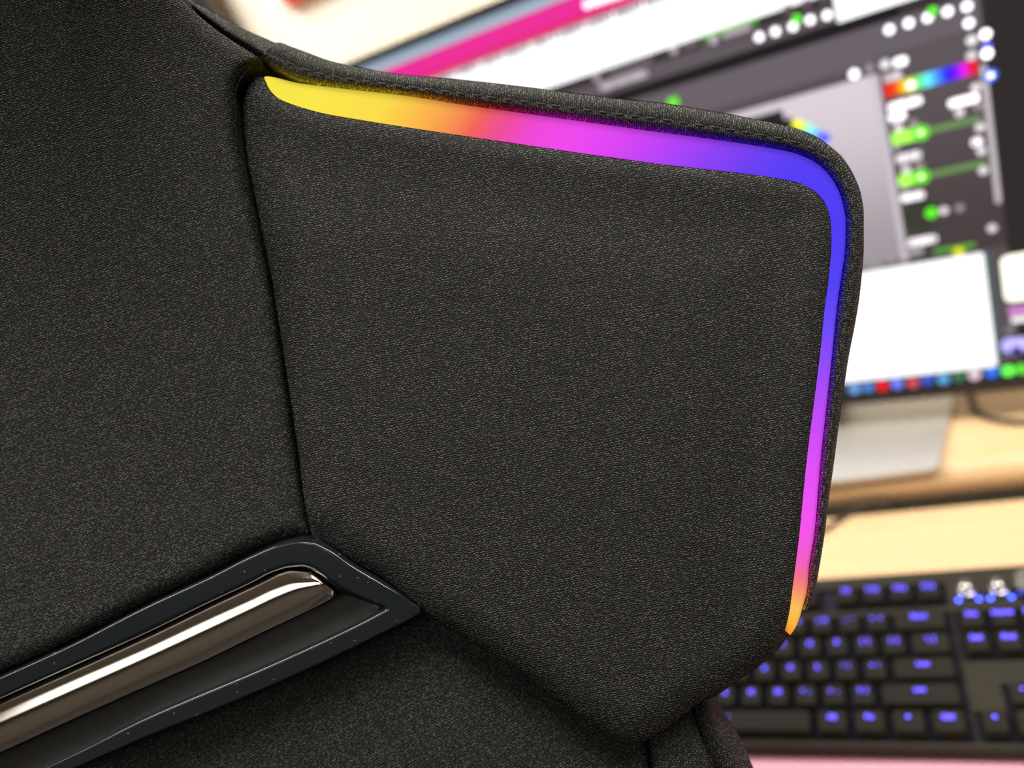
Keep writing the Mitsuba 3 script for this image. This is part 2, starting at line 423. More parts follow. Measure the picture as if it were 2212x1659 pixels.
# pop-up window at the top
n0, n1 = scr(1809, 50), scr(1797, -120)
ui_rect((n0[0], n0[1]), (SR, ST), (255, 255, 255), WHITE, r=0.0015)
q0 = scr(2168, 655)
qs_r = q0[0] + 0.15
q1 = scr(2168, 553)
ui_rect((q0[0] + 0.001, q0[1]), (qs_r, q1[1]), (255, 255, 232), 1.6, r=0.006)
qs = scr(2178, 672)
ui_rect((qs[0], qs[1] - 0.004), (qs[0] + 0.06, qs[1] + 0.003), (224, 140, 220), 1.0, r=0.001)
ui_rect((qs[0] + 0.001, qs[1] - 0.0115), (qs[0] + 0.05, qs[1] - 0.006), (255, 248, 250), 1.3, r=0.002, tex=1)
ui_dot(2182, 712, 0.0036, (150, 138, 140), 0.8)
ui_dot(2183, 746, 0.0068, (180, 170, 255), 1.5)
ui_dot(2206, 744, 0.0068, (190, 180, 255), 1.4)
ui_dot(2196, 757, 0.004, (50, 30, 120), 1.0)
# task bar
ui_rect((SL, SB), (SR, SB + 0.0135), (24, 28, 40), 1.0, r=0.0)
for i, (x, y, c, k) in enumerate(((1846, 840, (110, 165, 225), 1.3), (1875, 837, (70, 130, 205), 1.3), (1906, 834, (225, 12, 14), 1.5), (1938, 829, (110, 130, 245), 1.4), (1972, 827, (215, 80, 90), 1.2), (2003, 821, (55, 85, 210), 1.2),
                                  (2038, 819, (85, 165, 220), 1.3), (2071, 814, (60, 115, 78), 1.2), (2105, 810, (240, 215, 222), 1.1), (2142, 805, (40, 110, 235), 1.4), (2178, 801, (90, 235, 70), 2.0), (2208, 797, (90, 215, 40), 1.5))):
    ui_dot(x, y, 0.0048, c, k)
for i in range(13):
    UI.append(('rect', (scr(1846, 840)[0] - 0.0165 * (i + 1), scr(1975, 826)[1], 0.0045, 0.0045, 0.003, 0.0004), lin(((70, 130, 205), (220, 170, 60), (200, 200, 210))[i % 3], 1.2), 1.0, 0))


def screen_color(p, n, uv):
    q = [p.x - MP[0], p.y - MP[1], p.z - MP[2]]
    s = q[0] * MX[0] + q[1] * MX[1] + q[2] * MX[2]
    t = q[0] * MU[0] + q[1] * MU[1] + q[2] * MU[2]
    letters = dr.select(cell_rand(dr.floor(s / 0.0016), dr.floor(t / 0.006), 9) > 0.28, 1.0, 0.6)
    c = mi.Color3f(0.0)
    for kind, g, col, alpha, tex in UI:
        if kind == 'rect':
            cx, cy, hw, hh, r, soft = g
            r = min(r, hw, hh)
            qx, qy = dr.abs(s - cx) - (hw - r), dr.abs(t - cy) - (hh - r)
            dx, dy = dr.maximum(qx, 0.0), dr.maximum(qy, 0.0)
            d = dr.sqrt(dx * dx + dy * dy) + dr.minimum(dr.maximum(qx, qy), 0.0) - r
            m = 1.0 - smoothstep(-soft * 0.5, soft * 0.5, d)
            m = m * alpha
            if tex:
                m = m * letters
            c = c * (1.0 - m) + mi.Color3f(*col) * m
        elif kind == 'grad':
            m = dr.select((s > g[0]) & (s < g[1]) & (t > g[2]) & (t < g[3]), 1.0, 0.0)
            k = smoothstep(g[2], g[3], t)
            c = c * (1.0 - m) + (mi.Color3f(*col[0]) * (1.0 - k) + mi.Color3f(*col[1]) * k) * m
        else:
            s0, s1, tc, hh = g
            m = dr.select((s > s0) & (s < s1) & (dr.abs(t - tc) < hh), 1.0, 0.0)
            x = (s - s0) / (s1 - s0)
            stops = [(0.0, (225, 10, 5)), (0.12, (230, 60, 5)), (0.24, (245, 215, 20)), (0.36, (110, 225, 40)), (0.48, (100, 235, 255)), (0.58, (70, 140, 255)), (0.68, (20, 10, 230)), (0.78, (110, 10, 240)), (0.86, (225, 20, 225)), (0.93, (225, 10, 60)), (1.0, (225, 5, 5))]
            h = mi.Color3f(*lin(stops[0][1]))
            for (a, ca_), (b, cb_) in zip(stops, stops[1:]):
                h = dr.select(x > a, mix(lin(ca_, 1.2), lin(cb_, 1.2), dr.clip((x - a) / (b - a), 0, 1)), h)
            c = c * (1.0 - m) + h * m
    return c


MM = frame_matrix(MP, MX, MU, MN)
tag('monitor', 'large monitor showing application windows, standing on the rear desk', 'monitor')
part('monitor', 'screen', {'type': 'rectangle', 'to_world': T(MM) @ T().translate([(SL + SR) / 2, (SB + ST) / 2, 0]).scale([(SR - SL) / 2, (ST - SB) / 2, 1]),
                           'bsdf': {'type': 'ref', 'id': 'screen_glass'}, 'emitter': {'type': 'area', 'radiance': proc(screen_color), 'sampling_weight': 2.0}})
labels['monitor__screen'] = {'label': 'lit screen full of windows and icons'}
outer = shapely.box(ML, 0, MR_, MT)
bz = trimesh.creation.extrude_polygon(outer.difference(shapely.box(SL, SB, SR, ST)), 0.0032, engine='earcut').apply_translation([0, 0, -0.0012])
part('monitor', 'bezel', mikit.ply(bz.apply_transform(MM), 'black_plastic'))
part('monitor', 'back_cover', mikit.ply(box([ML + 0.001, 0.001, -0.032], [MR_ - 0.001, MT - 0.001, -0.0013], 0.008).apply_transform(MM), 'black_plastic'))
mc = MP + MX * (ML + MR_) / 2
# the foot: a silver plate on the shelf; its neck rises behind the screen
f_r0, f_r1 = on_z(2027, 1018, SZ), on_z(2057, 862, SZ)
fl = (f_r0[0] - 0.25)
foot = [(fl, f_r0[1] + 0.012), (f_r0[0] - 0.17, f_r0[1] + 0.003), (f_r0[0] - 0.09, f_r0[1] - 0.001), (f_r0[0] - 0.004, f_r0[1]), (f_r0[0], f_r0[1] + 0.004), (f_r1[0], f_r1[1]), (f_r1[0] - 0.005, f_r1[1] + 0.06), (fl - 0.02, f_r1[1] + 0.06)]
fm = trimesh.creation.extrude_polygon(Polygon(foot).buffer(0.002), 0.005, engine='earcut').apply_translation([0, 0, SZ + 0.0002])
part('monitor', 'stand_foot', mikit.ply(fm, 'silver'))
nx = (fl + f_r1[0]) / 2
part('monitor', 'stand_neck', mikit.ply(box([nx - 0.045, f_r1[1] + 0.015, SZ + 0.004], [nx + 0.045, f_r1[1] + 0.045, SZ + 0.3], 0.006), 'silver'))
hp = MP + MX * ((nx - MP[0]) / MX[0]) + MU * 0.24
part('monitor', 'stand_joint', mikit.ply(box([nx - 0.04, hp[1] + 0.01, hp[2] - 0.04], [nx + 0.04, f_r1[1] + 0.02, hp[2] + 0.02], 0.004), 'black_plastic'))

# ------------------------------------------------------------------ keyboard
U = 0.01905
kt = math.radians(5)
KX, KY, KZ = np.array([1.0, 0, 0]), np.array([0, math.cos(kt), math.sin(kt)]), np.array([0, -math.sin(kt), math.cos(kt)])
LEGEND_UP = 0.0034                              # legends stand above the middle of a keycap
KREF = CAM + np.array([-0.05432, 0.42202, -0.52413]) - KY * LEGEND_UP      # top of the keycap at u = 12 of the number row
CAP_H, PLATE = 0.0088, -0.0112


def kmat(u, v, z=0.0):
    """Frame on the keyboard: u in key units from its left edge, v in key units towards the monitor from the number row."""
    return frame_matrix(KREF + KX * (u - 12) * U + KY * v * U + KZ * z, KX, KY, KZ)


tag('keyboard', 'black mechanical keyboard with blue glowing key legends on the desk', 'keyboard')
kb_lo, kb_hi = -0.35, 18.6
case = box([(kb_lo - 12) * U, -4.0 * U - 0.0150, -0.0242], [(kb_hi - 12) * U, 1.32 * U + 0.0225, PLATE + 0.0045], 0.002)
well = [(-0.1, -4.55, 15.1, 0.55), (15.15, -2.55 + 1.0, 18.35, 0.55), (15.15, -4.55, 18.35, -3.45), (16.15, -3.5, 17.35, -2.45), (-0.1, 0.78, 15.1, 1.86)]
import manifold3d as mf


def to_manifold(m):
    return mf.Manifold(mf.Mesh(np.asarray(m.vertices, np.float32), np.asarray(m.faces, np.uint32)))


cm = to_manifold(trimesh.Trimesh(case.vertices, case.faces))
for a, b, c_, d in well:
    cm -= to_manifold(box([(a - 12) * U, b * U, PLATE], [(c_ - 12) * U, d * U, 0.02]))
cm -= to_manifold(box([-1, -4.0 * U - 0.03, -0.04], [1, -4.0 * U - 0.0125, -0.0140]))      # undercut below the front lip
mm = cm.to_mesh()
case = trimesh.Trimesh(np.asarray(mm.vert_properties)[:, :3], np.asarray(mm.tri_verts), process=False)
part('keyboard', 'case', mikit.ply(case.apply_transform(frame_matrix(KREF, KX, KY, KZ)), 'keyboard_metal'))
glow = trimesh.util.concatenate([box([(a - 12) * U + 0.001, b * U + 0.001, PLATE + 0.0001], [(c_ - 12) * U - 0.001, d * U - 0.001, PLATE + 0.0004]) for a, b, c_, d in well])
part('keyboard', 'backlight', mikit.ply(glow.apply_transform(frame_matrix(KREF, KX, KY, KZ)), 'key_plastic', emitter={'type': 'area', 'radiance': {'type': 'rgb', 'value': [0.001, 0.001, 0.022]}, 'sampling_weight': 0.05}))
labels['keyboard__backlight'] = {'label': 'dim blue light between the keys'}


def rounded_ring(w, h, r, z, n=2):
    out = []
    for cx, cy, a0 in ((w / 2 - r, h / 2 - r, 0), (-w / 2 + r, h / 2 - r, 90), (-w / 2 + r, -h / 2 + r, 180), (w / 2 - r, -h / 2 + r, 270)):
        for k in range(n):
            a = math.radians(a0 + 90 * k / (n - 1))
            out.append((cx + r * math.cos(a), cy + r * math.sin(a), z))
    return np.array(out)


def cap_mesh(width):
    w = width * U - 0.0011
    rings = [rounded_ring(w, U - 0.0011, 0.001, -CAP_H), rounded_ring(w - 0.0046, 0.0146, 0.0016, -0.0006), rounded_ring(w - 0.0056, 0.0136, 0.0014, 0.0)]
    rings[1][:, 1] += 0.0009
    rings[2][:, 1] += 0.0009
    n = len(rings[0])
    v = np.vstack(rings + [[[0, 0.0009, -0.0005]]])
    f = []
    for i in range(2):
        for j in range(n):
            k = (j + 1) % n
            f += [[i * n + j, i * n + k, (i + 1) * n + k], [i * n + j, (i + 1) * n + k, (i + 1) * n + j]]
    f += [[2 * n + j, 2 * n + (j + 1) % n, 3 * n] for j in range(n)]
    return trimesh.Trimesh(v, f, process=False)


CAPS = {}
LEG_RAD = np.array([0.56, 0.40, 4.6])


def keycap(u, v, width, text, bright=1.0, size=0.0030):
    if width not in CAPS:
        CAPS[width] = mikit.ply(cap_mesh(width), 'key_plastic')
    key = part('keyboard', 'keycap', {**CAPS[width], 'to_world': T(kmat(u, v))})
    if text:
        m = meshkit.text_mesh(text, size, 0.00006, bold=True)
        c = (m.bounds[0] + m.bounds[1]) / 2
        m.apply_translation([-c[0], -c[1] + LEGEND_UP, 0.0])
        m.apply_transform(kmat(u, v, 0.00012))
        scene[key + '__legend'] = mikit.ply(m, 'key_plastic', emitter={'type': 'area', 'radiance': {'type': 'rgb', 'value': (LEG_RAD * bright).tolist()}, 'sampling_weight': 0.01})


def row(v, keys, u=0.0):
    for k in keys:
        text, width, bright = (k + (1.0, 1.0))[:3] if isinstance(k, tuple) else (k, 1.0, 1.0)
        size = 0.0034 if len(text) < 5 else 0.0025
        if text != ' ':
            keycap(u + width / 2, v, width, text, bright * 0.85, size)
        u += width


row(1.32, [('Esc',), (' ', 1.0), 'F1', 'F2', 'F3', 'F4', (' ', 0.5), 'F5', 'F6', 'F7', 'F8', (' ', 0.5), ('F9', 1, 1.1), ('F10', 1, 1.0), ('F11', 1, 1.1), ('F12', 1, 1.0)])
row(0, ['~ `', '! 1', '@ 2', '# 3', '$ 4', '% 5', '^ 6', '& 7', '* 8', ('(  9', 1, 1.0), (')  0', 1, 1.1), ('_  -', 1, 0.8), ('+  =', 1, 1.0), ('Back', 2.0, 1.0), (' ', 0.25), ('Ins', 1, 1.2), ('Home', 1, 1.2), ('PgUp', 1, 1.2)])
row(-1, [('Tab', 1.5), 'Q', 'W', 'E', 'R', 'T', 'Y', 'U', 'I', ('O', 1, 1.3), ('P', 1, 1.3), ('{  [', 1, 1.1), ('}  ]', 1, 1.1), ('\\  |', 1.5, 1.3), (' ', 0.25), ('Del', 1, 1.2), ('End', 1, 1.2), ('PgDn', 1, 1.2)])
row(-2, [('Caps', 1.75), 'A', 'S', 'D', 'F', 'G', 'H', ('J', 1, 1.7), ('K', 1, 1.3), ('L', 1, 1.6), (':  ;', 1, 1.2), ('"  \'', 1, 1.3), ('Enter', 2.25, 1.2)])
row(-3, [('Shift', 2.25), 'Z', 'X', 'C', 'V', 'B', ('N', 1, 1.2), ('M', 1, 1.1), ('<  ,', 1, 1.0), ('>  .', 1, 1.0), ('?  /', 1, 1.2), ('Shift', 2.75, 1.2)])
row(-4, [('Ctrl', 1.25), ('Meta', 1.25), ('Alt', 1.25), ('-', 6.25, 1.2), ('Alt', 1.25, 1.1), ('Fn', 1.25, 1.2), ('=', 1.25, 1.7), ('Ctrl', 1.25, 1.2), (' ', 0.25), ('<', 1, 1.5), ('v', 1, 1.5), ('>', 1, 1.5)])
row(-3, [('^', 1, 1.5)], 16.25)
for u in (1.0, 17.4):                          # feet under the rear edge
    top = KREF + KX * (u - 12) * U + KY * 1.32 * U + KZ * -0.0235
    part('keyboard', 'foot', mikit.ply(box([top[0] - 0.012, top[1] - 0.006, DZ + 0.0041], [top[0] + 0.012, top[1] + 0.006, top[2]], 0.001), 'black_plastic'))
# media buttons and the round dial at the top right
for u in (15.78, 16.85):
    prof = [[0, 0.0062], [0.0022, 0.0060], [0.0040, 0.0050], [0.0047, 0.0036], [0.0047, 0.0], [0.0058, -0.0004], [0.0058, -0.0075], [0, -0.0075]]
    k = part('keyboard', 'media_button', mikit.ply(lathe(prof[::-1], 32).apply_transform(kmat(u, 1.30, -0.0005)), 'steel', smooth=30))
    for s in (-1, 1):
        m = lathe([[0, 0.0], [0.0014, 0.0], [0.0014, 0.0004], [0, 0.0004]], 16).apply_transform(kmat(u + s * 0.34, 1.02, PLATE + 0.0046))
        scene[k + '__indicator' + ('' if s < 0 else '_001')] = mikit.ply(m, 'key_plastic', emitter={'type': 'area', 'radiance': {'type': 'rgb', 'value': [0.45, 0.9, 14.0]}, 'sampling_weight': 0.01})
dial = lathe([[0, -0.008], [0.0122, -0.008], [0.0122, 0.0035], [0.0110, 0.0050], [0, 0.0054]], 48)
part('keyboard', 'dial', mikit.ply(dial.apply_transform(kmat(18.0, 1.28, 0.0)), 'steel', smooth=30))

# ------------------------------------------------------------------ the chair
a1, a2 = math.radians(2.5), math.radians(-2.0)
_ex, _ey, _n = R[:, 0], -R[:, 1], -FWD
CN = _n * math.cos(a1) * math.cos(a2) - _ex * math.sin(a1) - _ey * math.sin(a2)
CN /= np.linalg.norm(CN)
CX = _ex - CN * (_ex @ CN)
CX /= np.linalg.norm(CX)
CY = np.cross(CN, CX)
CO = CAM + FWD * 0.325
PX = 0.325 / F_PX                               # metres per traced pixel


def at(px, py, h=0.0):
    """Points of the chair's back: traced positions on the plane h metres above its base plane (h > 0 towards the sitter)."""
    px, py, h = np.broadcast_arrays(np.asarray(px, float), np.asarray(py, float), np.asarray(h, float))
    d = np.stack([(px - 1106) / F_PX, (py - 829.5) / F_PX, np.ones_like(px)], -1) @ R.T
    k = ((CO - CAM) @ CN + h) / (d @ CN)
    return CAM + d * k[..., None]


def cover_uv(px, py, angle):
    a = math.radians(angle)
    x, y = np.asarray(px, float) * PX, -np.asarray(py, float) * PX
    return np.stack([x * math.cos(a) + y * math.sin(a), -x * math.sin(a) + y * math.cos(a)], -1)


RINGS = [0, 0.8, 2, 4, 7, 11, 16, 22, 29, 37, 46]


def cushion(outline, height, spacing=9.0, depth=0.03, angle=15.0, bsdf='fabric'):
    """A padded panel: outline in traced pixels, height(x, y, d) in metres with d the distance in pixels from its edge; its sides go depth metres down."""
    poly = Polygon(outline).buffer(0)
    pts, ring0 = [], None
    for d in RINGS:
        g = poly.buffer(-d)
        if g.is_empty:
            break
        for h in getattr(g, 'geoms', [g]):
            n = max(8, int(h.exterior.length / min(spacing, 6.0 + d * 0.15)))
            q = np.array([h.exterior.interpolate(t, normalized=True).coords[0] for t in np.arange(n) / n])
            if ring0 is None:
                ring0 = q
            pts.append(q)
    x0, y0, x1, y1 = poly.bounds
    gx, gy = np.meshgrid(np.arange(x0, x1, spacing), np.arange(y0, y1, spacing * 0.87))
    gx[::2] += spacing / 2
    g = np.stack([gx.ravel(), gy.ravel()], 1)
    inner = poly.buffer(-RINGS[-1] - spacing * 0.5)
    g = g[shapely.contains_xy(inner, g[:, 0], g[:, 1])]
    p = np.vstack(pts + [g])
    tri = Delaunay(p).simplices
    c = p[tri].mean(1)
    tri = tri[shapely.contains_xy(poly, c[:, 0], c[:, 1])]
    area = np.cross(p[tri[:, 1]] - p[tri[:, 0]], p[tri[:, 2]] - p[tri[:, 0]])
    tri = tri[np.abs(area) > 1e-3]
    area = area[np.abs(area) > 1e-3]
    tri[area > 0] = tri[area > 0][:, ::-1]          # pixels run downwards: facing the sitter
    d = shapely.distance(shapely.points(p), poly.exterior)
    h = height(p[:, 0], p[:, 1], d)
    v = at(p[:, 0], p[:, 1], h)
    uv = cover_uv(p[:, 0], p[:, 1], angle)
    n = len(ring0)
    hb = h[:n]
    v2 = v[:n] - CN * depth
    idx = np.arange(n)
    nxt = (idx + 1) % n
    ccw = Polygon(ring0).exterior.is_ccw
    base = len(v)
    s = np.vstack([np.stack([idx, nxt, base + nxt], 1), np.stack([idx, base + nxt, base + idx], 1)])
    if ccw:
        s = s[:, ::-1]
    V = np.vstack([v, v2])
    uv = np.vstack([uv, uv[:n] + [0, depth]])
    mesh = trimesh.Trimesh(V, np.vstack([tri, s]), process=False)
    return mikit.ply(mesh, bsdf, smooth=True, uv=uv)


def ribbon(A, B, profile, n=260, m=14, angle=None, bsdf='fabric', color=None, side_color=None, across=None, smooth=True, flip=False, back=0.0, **more):
    """A strip between two traced curves: profile(t, s) its height across (t) and along (s)."""
    A, B = (np.asarray(q, float) if len(q) == n else spline(q, n) for q in (A, B))
    t = np.linspace(0, 1, m)
    s = np.linspace(0, 1, n)
    P = A[:, None] * (1 - t[None, :, None]) + B[:, None] * t[None, :, None]
    h = profile(t[None, :] + 0 * s[:, None], s[:, None] + 0 * t[None, :])
    V = at(P[..., 0], P[..., 1], h)
    la = np.r_[0, np.cumsum(np.linalg.norm(np.diff(A, axis=0), axis=1))] * PX
    if angle is None:
        w = np.linalg.norm(A - B, axis=1) * PX
        uv = np.stack([w[:, None] * t[None, :], la[:, None] + 0 * t[None]], -1)      # rows run across the strip
    else:
        uv = cover_uv(P[..., 0], P[..., 1], angle)
    V, uv, col = V.reshape(-1, 3), uv.reshape(-1, 2), None
    if back:
        for j in (0, m - 1):                        # side walls
            e = V[: n * m].reshape(n, m, 3)[:, j] - CN * back
            V = np.vstack([V, e])
            uv = np.vstack([uv, uv[: n * m].reshape(n, m, 2)[:, j] + [0, back]])
    i, j = np.meshgrid(np.arange(n - 1), np.arange(m - 1), indexing='ij')
    q = np.stack([i * m + j, i * m + j + 1, (i + 1) * m + j + 1, (i + 1) * m + j], -1).reshape(-1, 4)
    f = np.vstack([q[:, [0, 1, 2]], q[:, [0, 2, 3]]])
    nn = np.cross(V[f[:, 1]] - V[f[:, 0]], V[f[:, 2]] - V[f[:, 0]]).sum(0) @ CN
    rev = nn < 0
    if rev:
        f = f[:, ::-1]
    if back:
        k = np.arange(n - 1)
        for e, j in ((0, 0), (1, m - 1)):
            b0 = n * m + e * n
            w = np.vstack([np.stack([k * m + j, (k + 1) * m + j, b0 + k + 1], 1), np.stack([k * m + j, b0 + k + 1, b0 + k], 1)])
            f = np.vstack([f, w[:, ::-1] if (e == 0) == rev else w])
    if color is not None:
        col = color(s)
        col = (col[:, None] * (across(t)[None, :, None] if across else np.ones((1, m, 1)))).reshape(-1, 3)
        if back:
            col = np.vstack([col, color(s) * 0.5, (side_color or color)(s)])
    return mikit.ply(trimesh.Trimesh(V, f, process=False), bsdf, smooth=smooth, uv=uv, color=col, **more)


def round_edge(d, r, depth):
    """0 inside, falling as a quarter circle by depth within r pixels of the edge."""
    k = 1 - np.clip(d / r, 0, 1)
    return -depth * (1 - np.sqrt(np.maximum(1 - k * k, 0)))


CH = 'gaming_chair'
tag(CH, 'black fabric gaming chair backrest with a glowing rainbow strip round its side wing', 'chair')

seam = [(380, -20), (397, 0), (450, 50), (492, 81), (537, 109), (558, 122)]
groove = [(558, 122), (548, 140), (528, 160), (513, 186), (509, 220), (513, 290), (525, 360), (542, 432), (562, 520), (580, 600), (600, 715), (618, 830), (638, 960), (658, 1085), (668, 1130), (676, 1160)]
trim_top = [(676, 1160), (640, 1158), (601, 1166), (542, 1188), (452, 1236), (316, 1299), (149, 1385), (0, 1453), (-300, 1590), (-600, 1730)]
left = np.vstack([spline(seam[::-1], 40)[::-1], spline(groove, 120)[1:], spline(trim_top, 120)[1:-1], [(-600, 1730), (-600, -700), (60, -700), (230, -250)]])


def left_height(x, y, d):
    w = np.clip((560 - x) / 420, 0, 1)
    d_up = np.clip((1150 - y) * PX, -0.05, 0.34)
    up = np.maximum(d_up, 0)
    h = -0.015 + round_edge(d, 34, 0.009) + 0.05 * d_up + 0.80 * up ** 2 * (0.22 + 0.78 * w)
    return h


part(CH, 'back_cushion', cushion(left, left_height, 11, 0.03, 17))

sil = [(405, -30), (416, 0), (450, 20), (486, 39), (537, 67), (576, 84), (596, 93)]
seam_side = [(382, -30), (399, -1), (452, 49), (494, 80), (538, 108), (562, 124)]
seam_far = [(-80, -640), (230, -250)] + seam_side
sil_far = [(0, -640), (270, -250)] + sil
part(CH, 'side_panel', ribbon(seam_far, sil_far, lambda t, s: -0.013 + 0.004 * np.sin(np.pi * np.clip(t * 1.15, 0, 1)) - 0.012 * t ** 2.5, 160, 14, angle=40, back=0.035))

# the wing
led_in = [(571, 168), (576, 181), (586, 198), (603, 213), (628, 224), (700, 245), (780, 259), (860, 272), (1000, 293), (1150, 315), (1300, 337), (1450, 357), (1600, 374), (1672, 384), (1725, 395), (1760, 413), (1783, 440), (1794, 476), (1796, 520), (1791, 592), (1781, 669),
          (1773, 750), (1757, 880), (1742, 1000), (1727, 1152), (1719, 1220), (1712, 1276), (1708, 1311), (1704, 1347), (1702, 1368)]
led_out = [(571, 166), (578, 164), (596, 167), (640, 178), (700, 186), (760, 193), (880, 207), (1000, 226), (1100, 240), (1250, 261), (1400, 282), (1550, 302), (1650, 317), (1712, 329), (1765, 352), (1800, 388), (1820, 432), (1828, 480), (1827, 530), (1818, 600), (1809, 662),
           (1800, 750), (1787, 870), (1773, 1000), (1760, 1152), (1749, 1220), (1744, 1276), (1735, 1311), (1724, 1347), (1708, 1372)]
wing_left = [(676, 1160), (662, 1110), (643, 970), (624, 840), (606, 725), (588, 610), (572, 530), (554, 440), (538, 365), (528, 295), (524, 232), (528, 200), (538, 180), (552, 168), (571, 166)]
wing_bottom = [(1702, 1370), (1687, 1396), (1660, 1422), (1625, 1450), (1584, 1477), (1557, 1497), (1530, 1510), (1500, 1526), (1470, 1551), (1421, 1586), (1380, 1607), (1356, 1611), (1329, 1599), (1286, 1571), (1218, 1523), (1150, 1471), (1080, 1426), (1000, 1374), (930, 1333), (900, 1312), (861, 1277), (836, 1256), (769, 1216), (714, 1179), (690, 1166), (676, 1160)]
wing = np.vstack([spline(wing_left, 130), spline(led_in, 300)[1:], spline(wing_bottom, 200)[1:-1]])
E_LED = LineString(spline(led_in, 300))
E_GROOVE = LineString(spline(wing_left[:-2], 100))
E_BOT = LineString(spline(wing_bottom, 120))


def wing_height(x, y, d):
    p = shapely.points(np.stack([x, y], 1))
    dl, dg, db = (shapely.distance(p, e) for e in (E_LED, E_GROOVE, E_BOT))
    h = round_edge(dl, 40, 0.0035) + round_edge(dg, 95, 0.012) + round_edge(db, 75, 0.010)
    h = np.maximum(h, -0.013)
    u, v = (x - 1150) / 700, (y - 800) / 700
    return h + 0.003 * (1 - u * u) - 0.0045 * np.clip(v, 0, 1.3) ** 2 - 0.002 * np.exp(-((dl - 120) / 90) ** 2)


part(CH, 'wing_cushion', cushion(wing, wing_height, 8, 0.045, 12))

# light strip
STOPS = [(0.0, (250, 228, 70)), (0.06, (250, 232, 74)), (0.12, (252, 222, 74)), (0.155, (252, 190, 74)), (0.19, (250, 150, 80)), (0.215, (244, 98, 88)), (0.24, (240, 76, 150)), (0.27, (240, 72, 215)), (0.31, (240, 72, 240)), (0.35, (222, 68, 245)), (0.40, (180, 66, 248)), (0.445, (142, 64, 246)),
         (0.485, (108, 64, 244)), (0.525, (86, 62, 244)), (0.60, (78, 60, 246)), (0.66, (84, 66, 246)), (0.70, (110, 74, 248)), (0.74, (150, 76, 248)), (0.79, (195, 76, 246)), (0.84, (228, 80, 246)), (0.89, (243, 84, 240)), (0.925, (242, 92, 200)), (0.943, (244, 112, 140)), (0.958, (246, 150, 105)), (0.975, (250, 195, 88)), (0.99, (252, 180, 62)), (1.0, (248, 140, 52))]


def led_color(s):
    c = np.array([lin(c) for _, c in STOPS])
    return np.stack([np.interp(s, [a for a, _ in STOPS], c[:, i]) for i in range(3)], 1)


part(CH, 'light_strip', ribbon(spline(led_in, 320), spline(led_out, 320), lambda t, s: -0.0040 - 0.0012 * np.clip((t - 0.72) / 0.28, 0, 1) ** 1.5 - 0.0006 * t, 320, 10, bsdf='led_plastic', color=led_color, across=lambda t: 1 - 0.45 * np.clip((t - 0.74) / 0.26, 0, 1) ** 1.3, side_color=lambda s: 11.0 * led_color(s) ** 1.6, back=0.0045,
                               emitter={'type': 'area', 'radiance': {'type': 'mesh_attribute', 'name': 'vertex_color'}, 'sampling_weight': 0.0}))
labels[CH + '__light_strip'] = {'label': 'glowing strip running from yellow through pink to blue and back'}

# padded rim outside the strip
rim_in = [(562, 124), (580, 138), (604, 152), (640, 171), (700, 184), (760, 191), (880, 205), (1000, 224), (1100, 238), (1250, 259), (1400, 280), (1550, 300), (1650, 315), (1713, 327), (1767, 350), (1802, 387), (1822, 432), (1830, 480), (1829, 530), (1820, 600), (1811, 662),
          (1802, 750), (1789, 870), (1775, 1000), (1762, 1152), (1751, 1220), (1746, 1276), (1741, 1303), (1735, 1318)]
rim_out = [(592, 92), (604, 92), (630, 101), (660, 112), (716, 132), (772, 144), (856, 159), (1000, 172), (1158, 190), (1316, 210), (1437, 223), (1538, 240), (1633, 257), (1700, 271), (1758, 292), (1793, 316), (1816, 336), (1834, 360), (1848, 386), (1860, 420), (1866, 465), (1866, 534),
           (1863, 581), (1857, 639), (1848, 696), (1834, 768), (1825, 826), (1813, 911), (1800, 1011), (1790, 1080), (1782, 1150), (1771, 1220), (1763, 1263), (1754, 1295), (1744, 1318)]
RI, RO = spline(rim_in, 420), None
ro = spline(rim_out, 2000)
RO = []
k0 = 0
for i, q in enumerate(RI):                          # pair each inner point with the outer one nearest across, never going back
    lo = k0
    hi = min(len(ro), k0 + 60)
    tgt = int(np.argmin(np.linalg.norm(ro[lo:hi] - q, axis=1) + 0.004 * np.abs(np.arange(lo, hi) - i / 419 * 1999))) + lo
    k0 = tgt
    RO.append(tgt)
RO = np.interp(np.arange(420), np.arange(420), np.convolve(np.pad(RO, 6, mode='edge'), np.ones(13) / 13, 'valid'))
RO = np.stack([np.interp(RO, np.arange(2000), ro[:, i]) for i in (0, 1)], 1)
RO[0], RO[-1] = ro[0], ro[-1]


def rim_h(t, s):
    return -0.0090 + 0.0026 * np.sin(np.pi / 2 * np.clip(t / 0.36, 0, 1)) - 0.013 * np.clip((t - 0.52) / 0.48, 0, 1) ** 3.6 - 0.0003 * np.exp(-((t - 0.42) / 0.05) ** 2)


part(CH, 'rim', ribbon(RI, RO, rim_h, 420, 26, back=0.045))
la = np.r_[0, np.cumsum(np.linalg.norm(np.diff(RI, axis=0), axis=1))]
STC = None
q = 70.0
while q < la[-1] - 40:
    pts = []
    for k in np.linspace(-11, 11, 5):
        i = np.interp(q + k, la, np.arange(420))
        j = int(i)
        a, b = RI[j] + (RI[min(j + 1, 419)] - RI[j]) * (i - j), RO[j] + (RO[min(j + 1, 419)] - RO[j]) * (i - j)
        t = 0.42
        z = float(rim_h(np.array([t]), 0)[0]) + 0.0009 - 0.0012 * (abs(k) / 11) ** 2
        pts.append(at(*(a * (1 - t) + b * t), z))
    part(CH, 'stitch', mikit.ply(tube(pts, 0.00030, 6), 'thread', smooth=True))
    q += 34.5

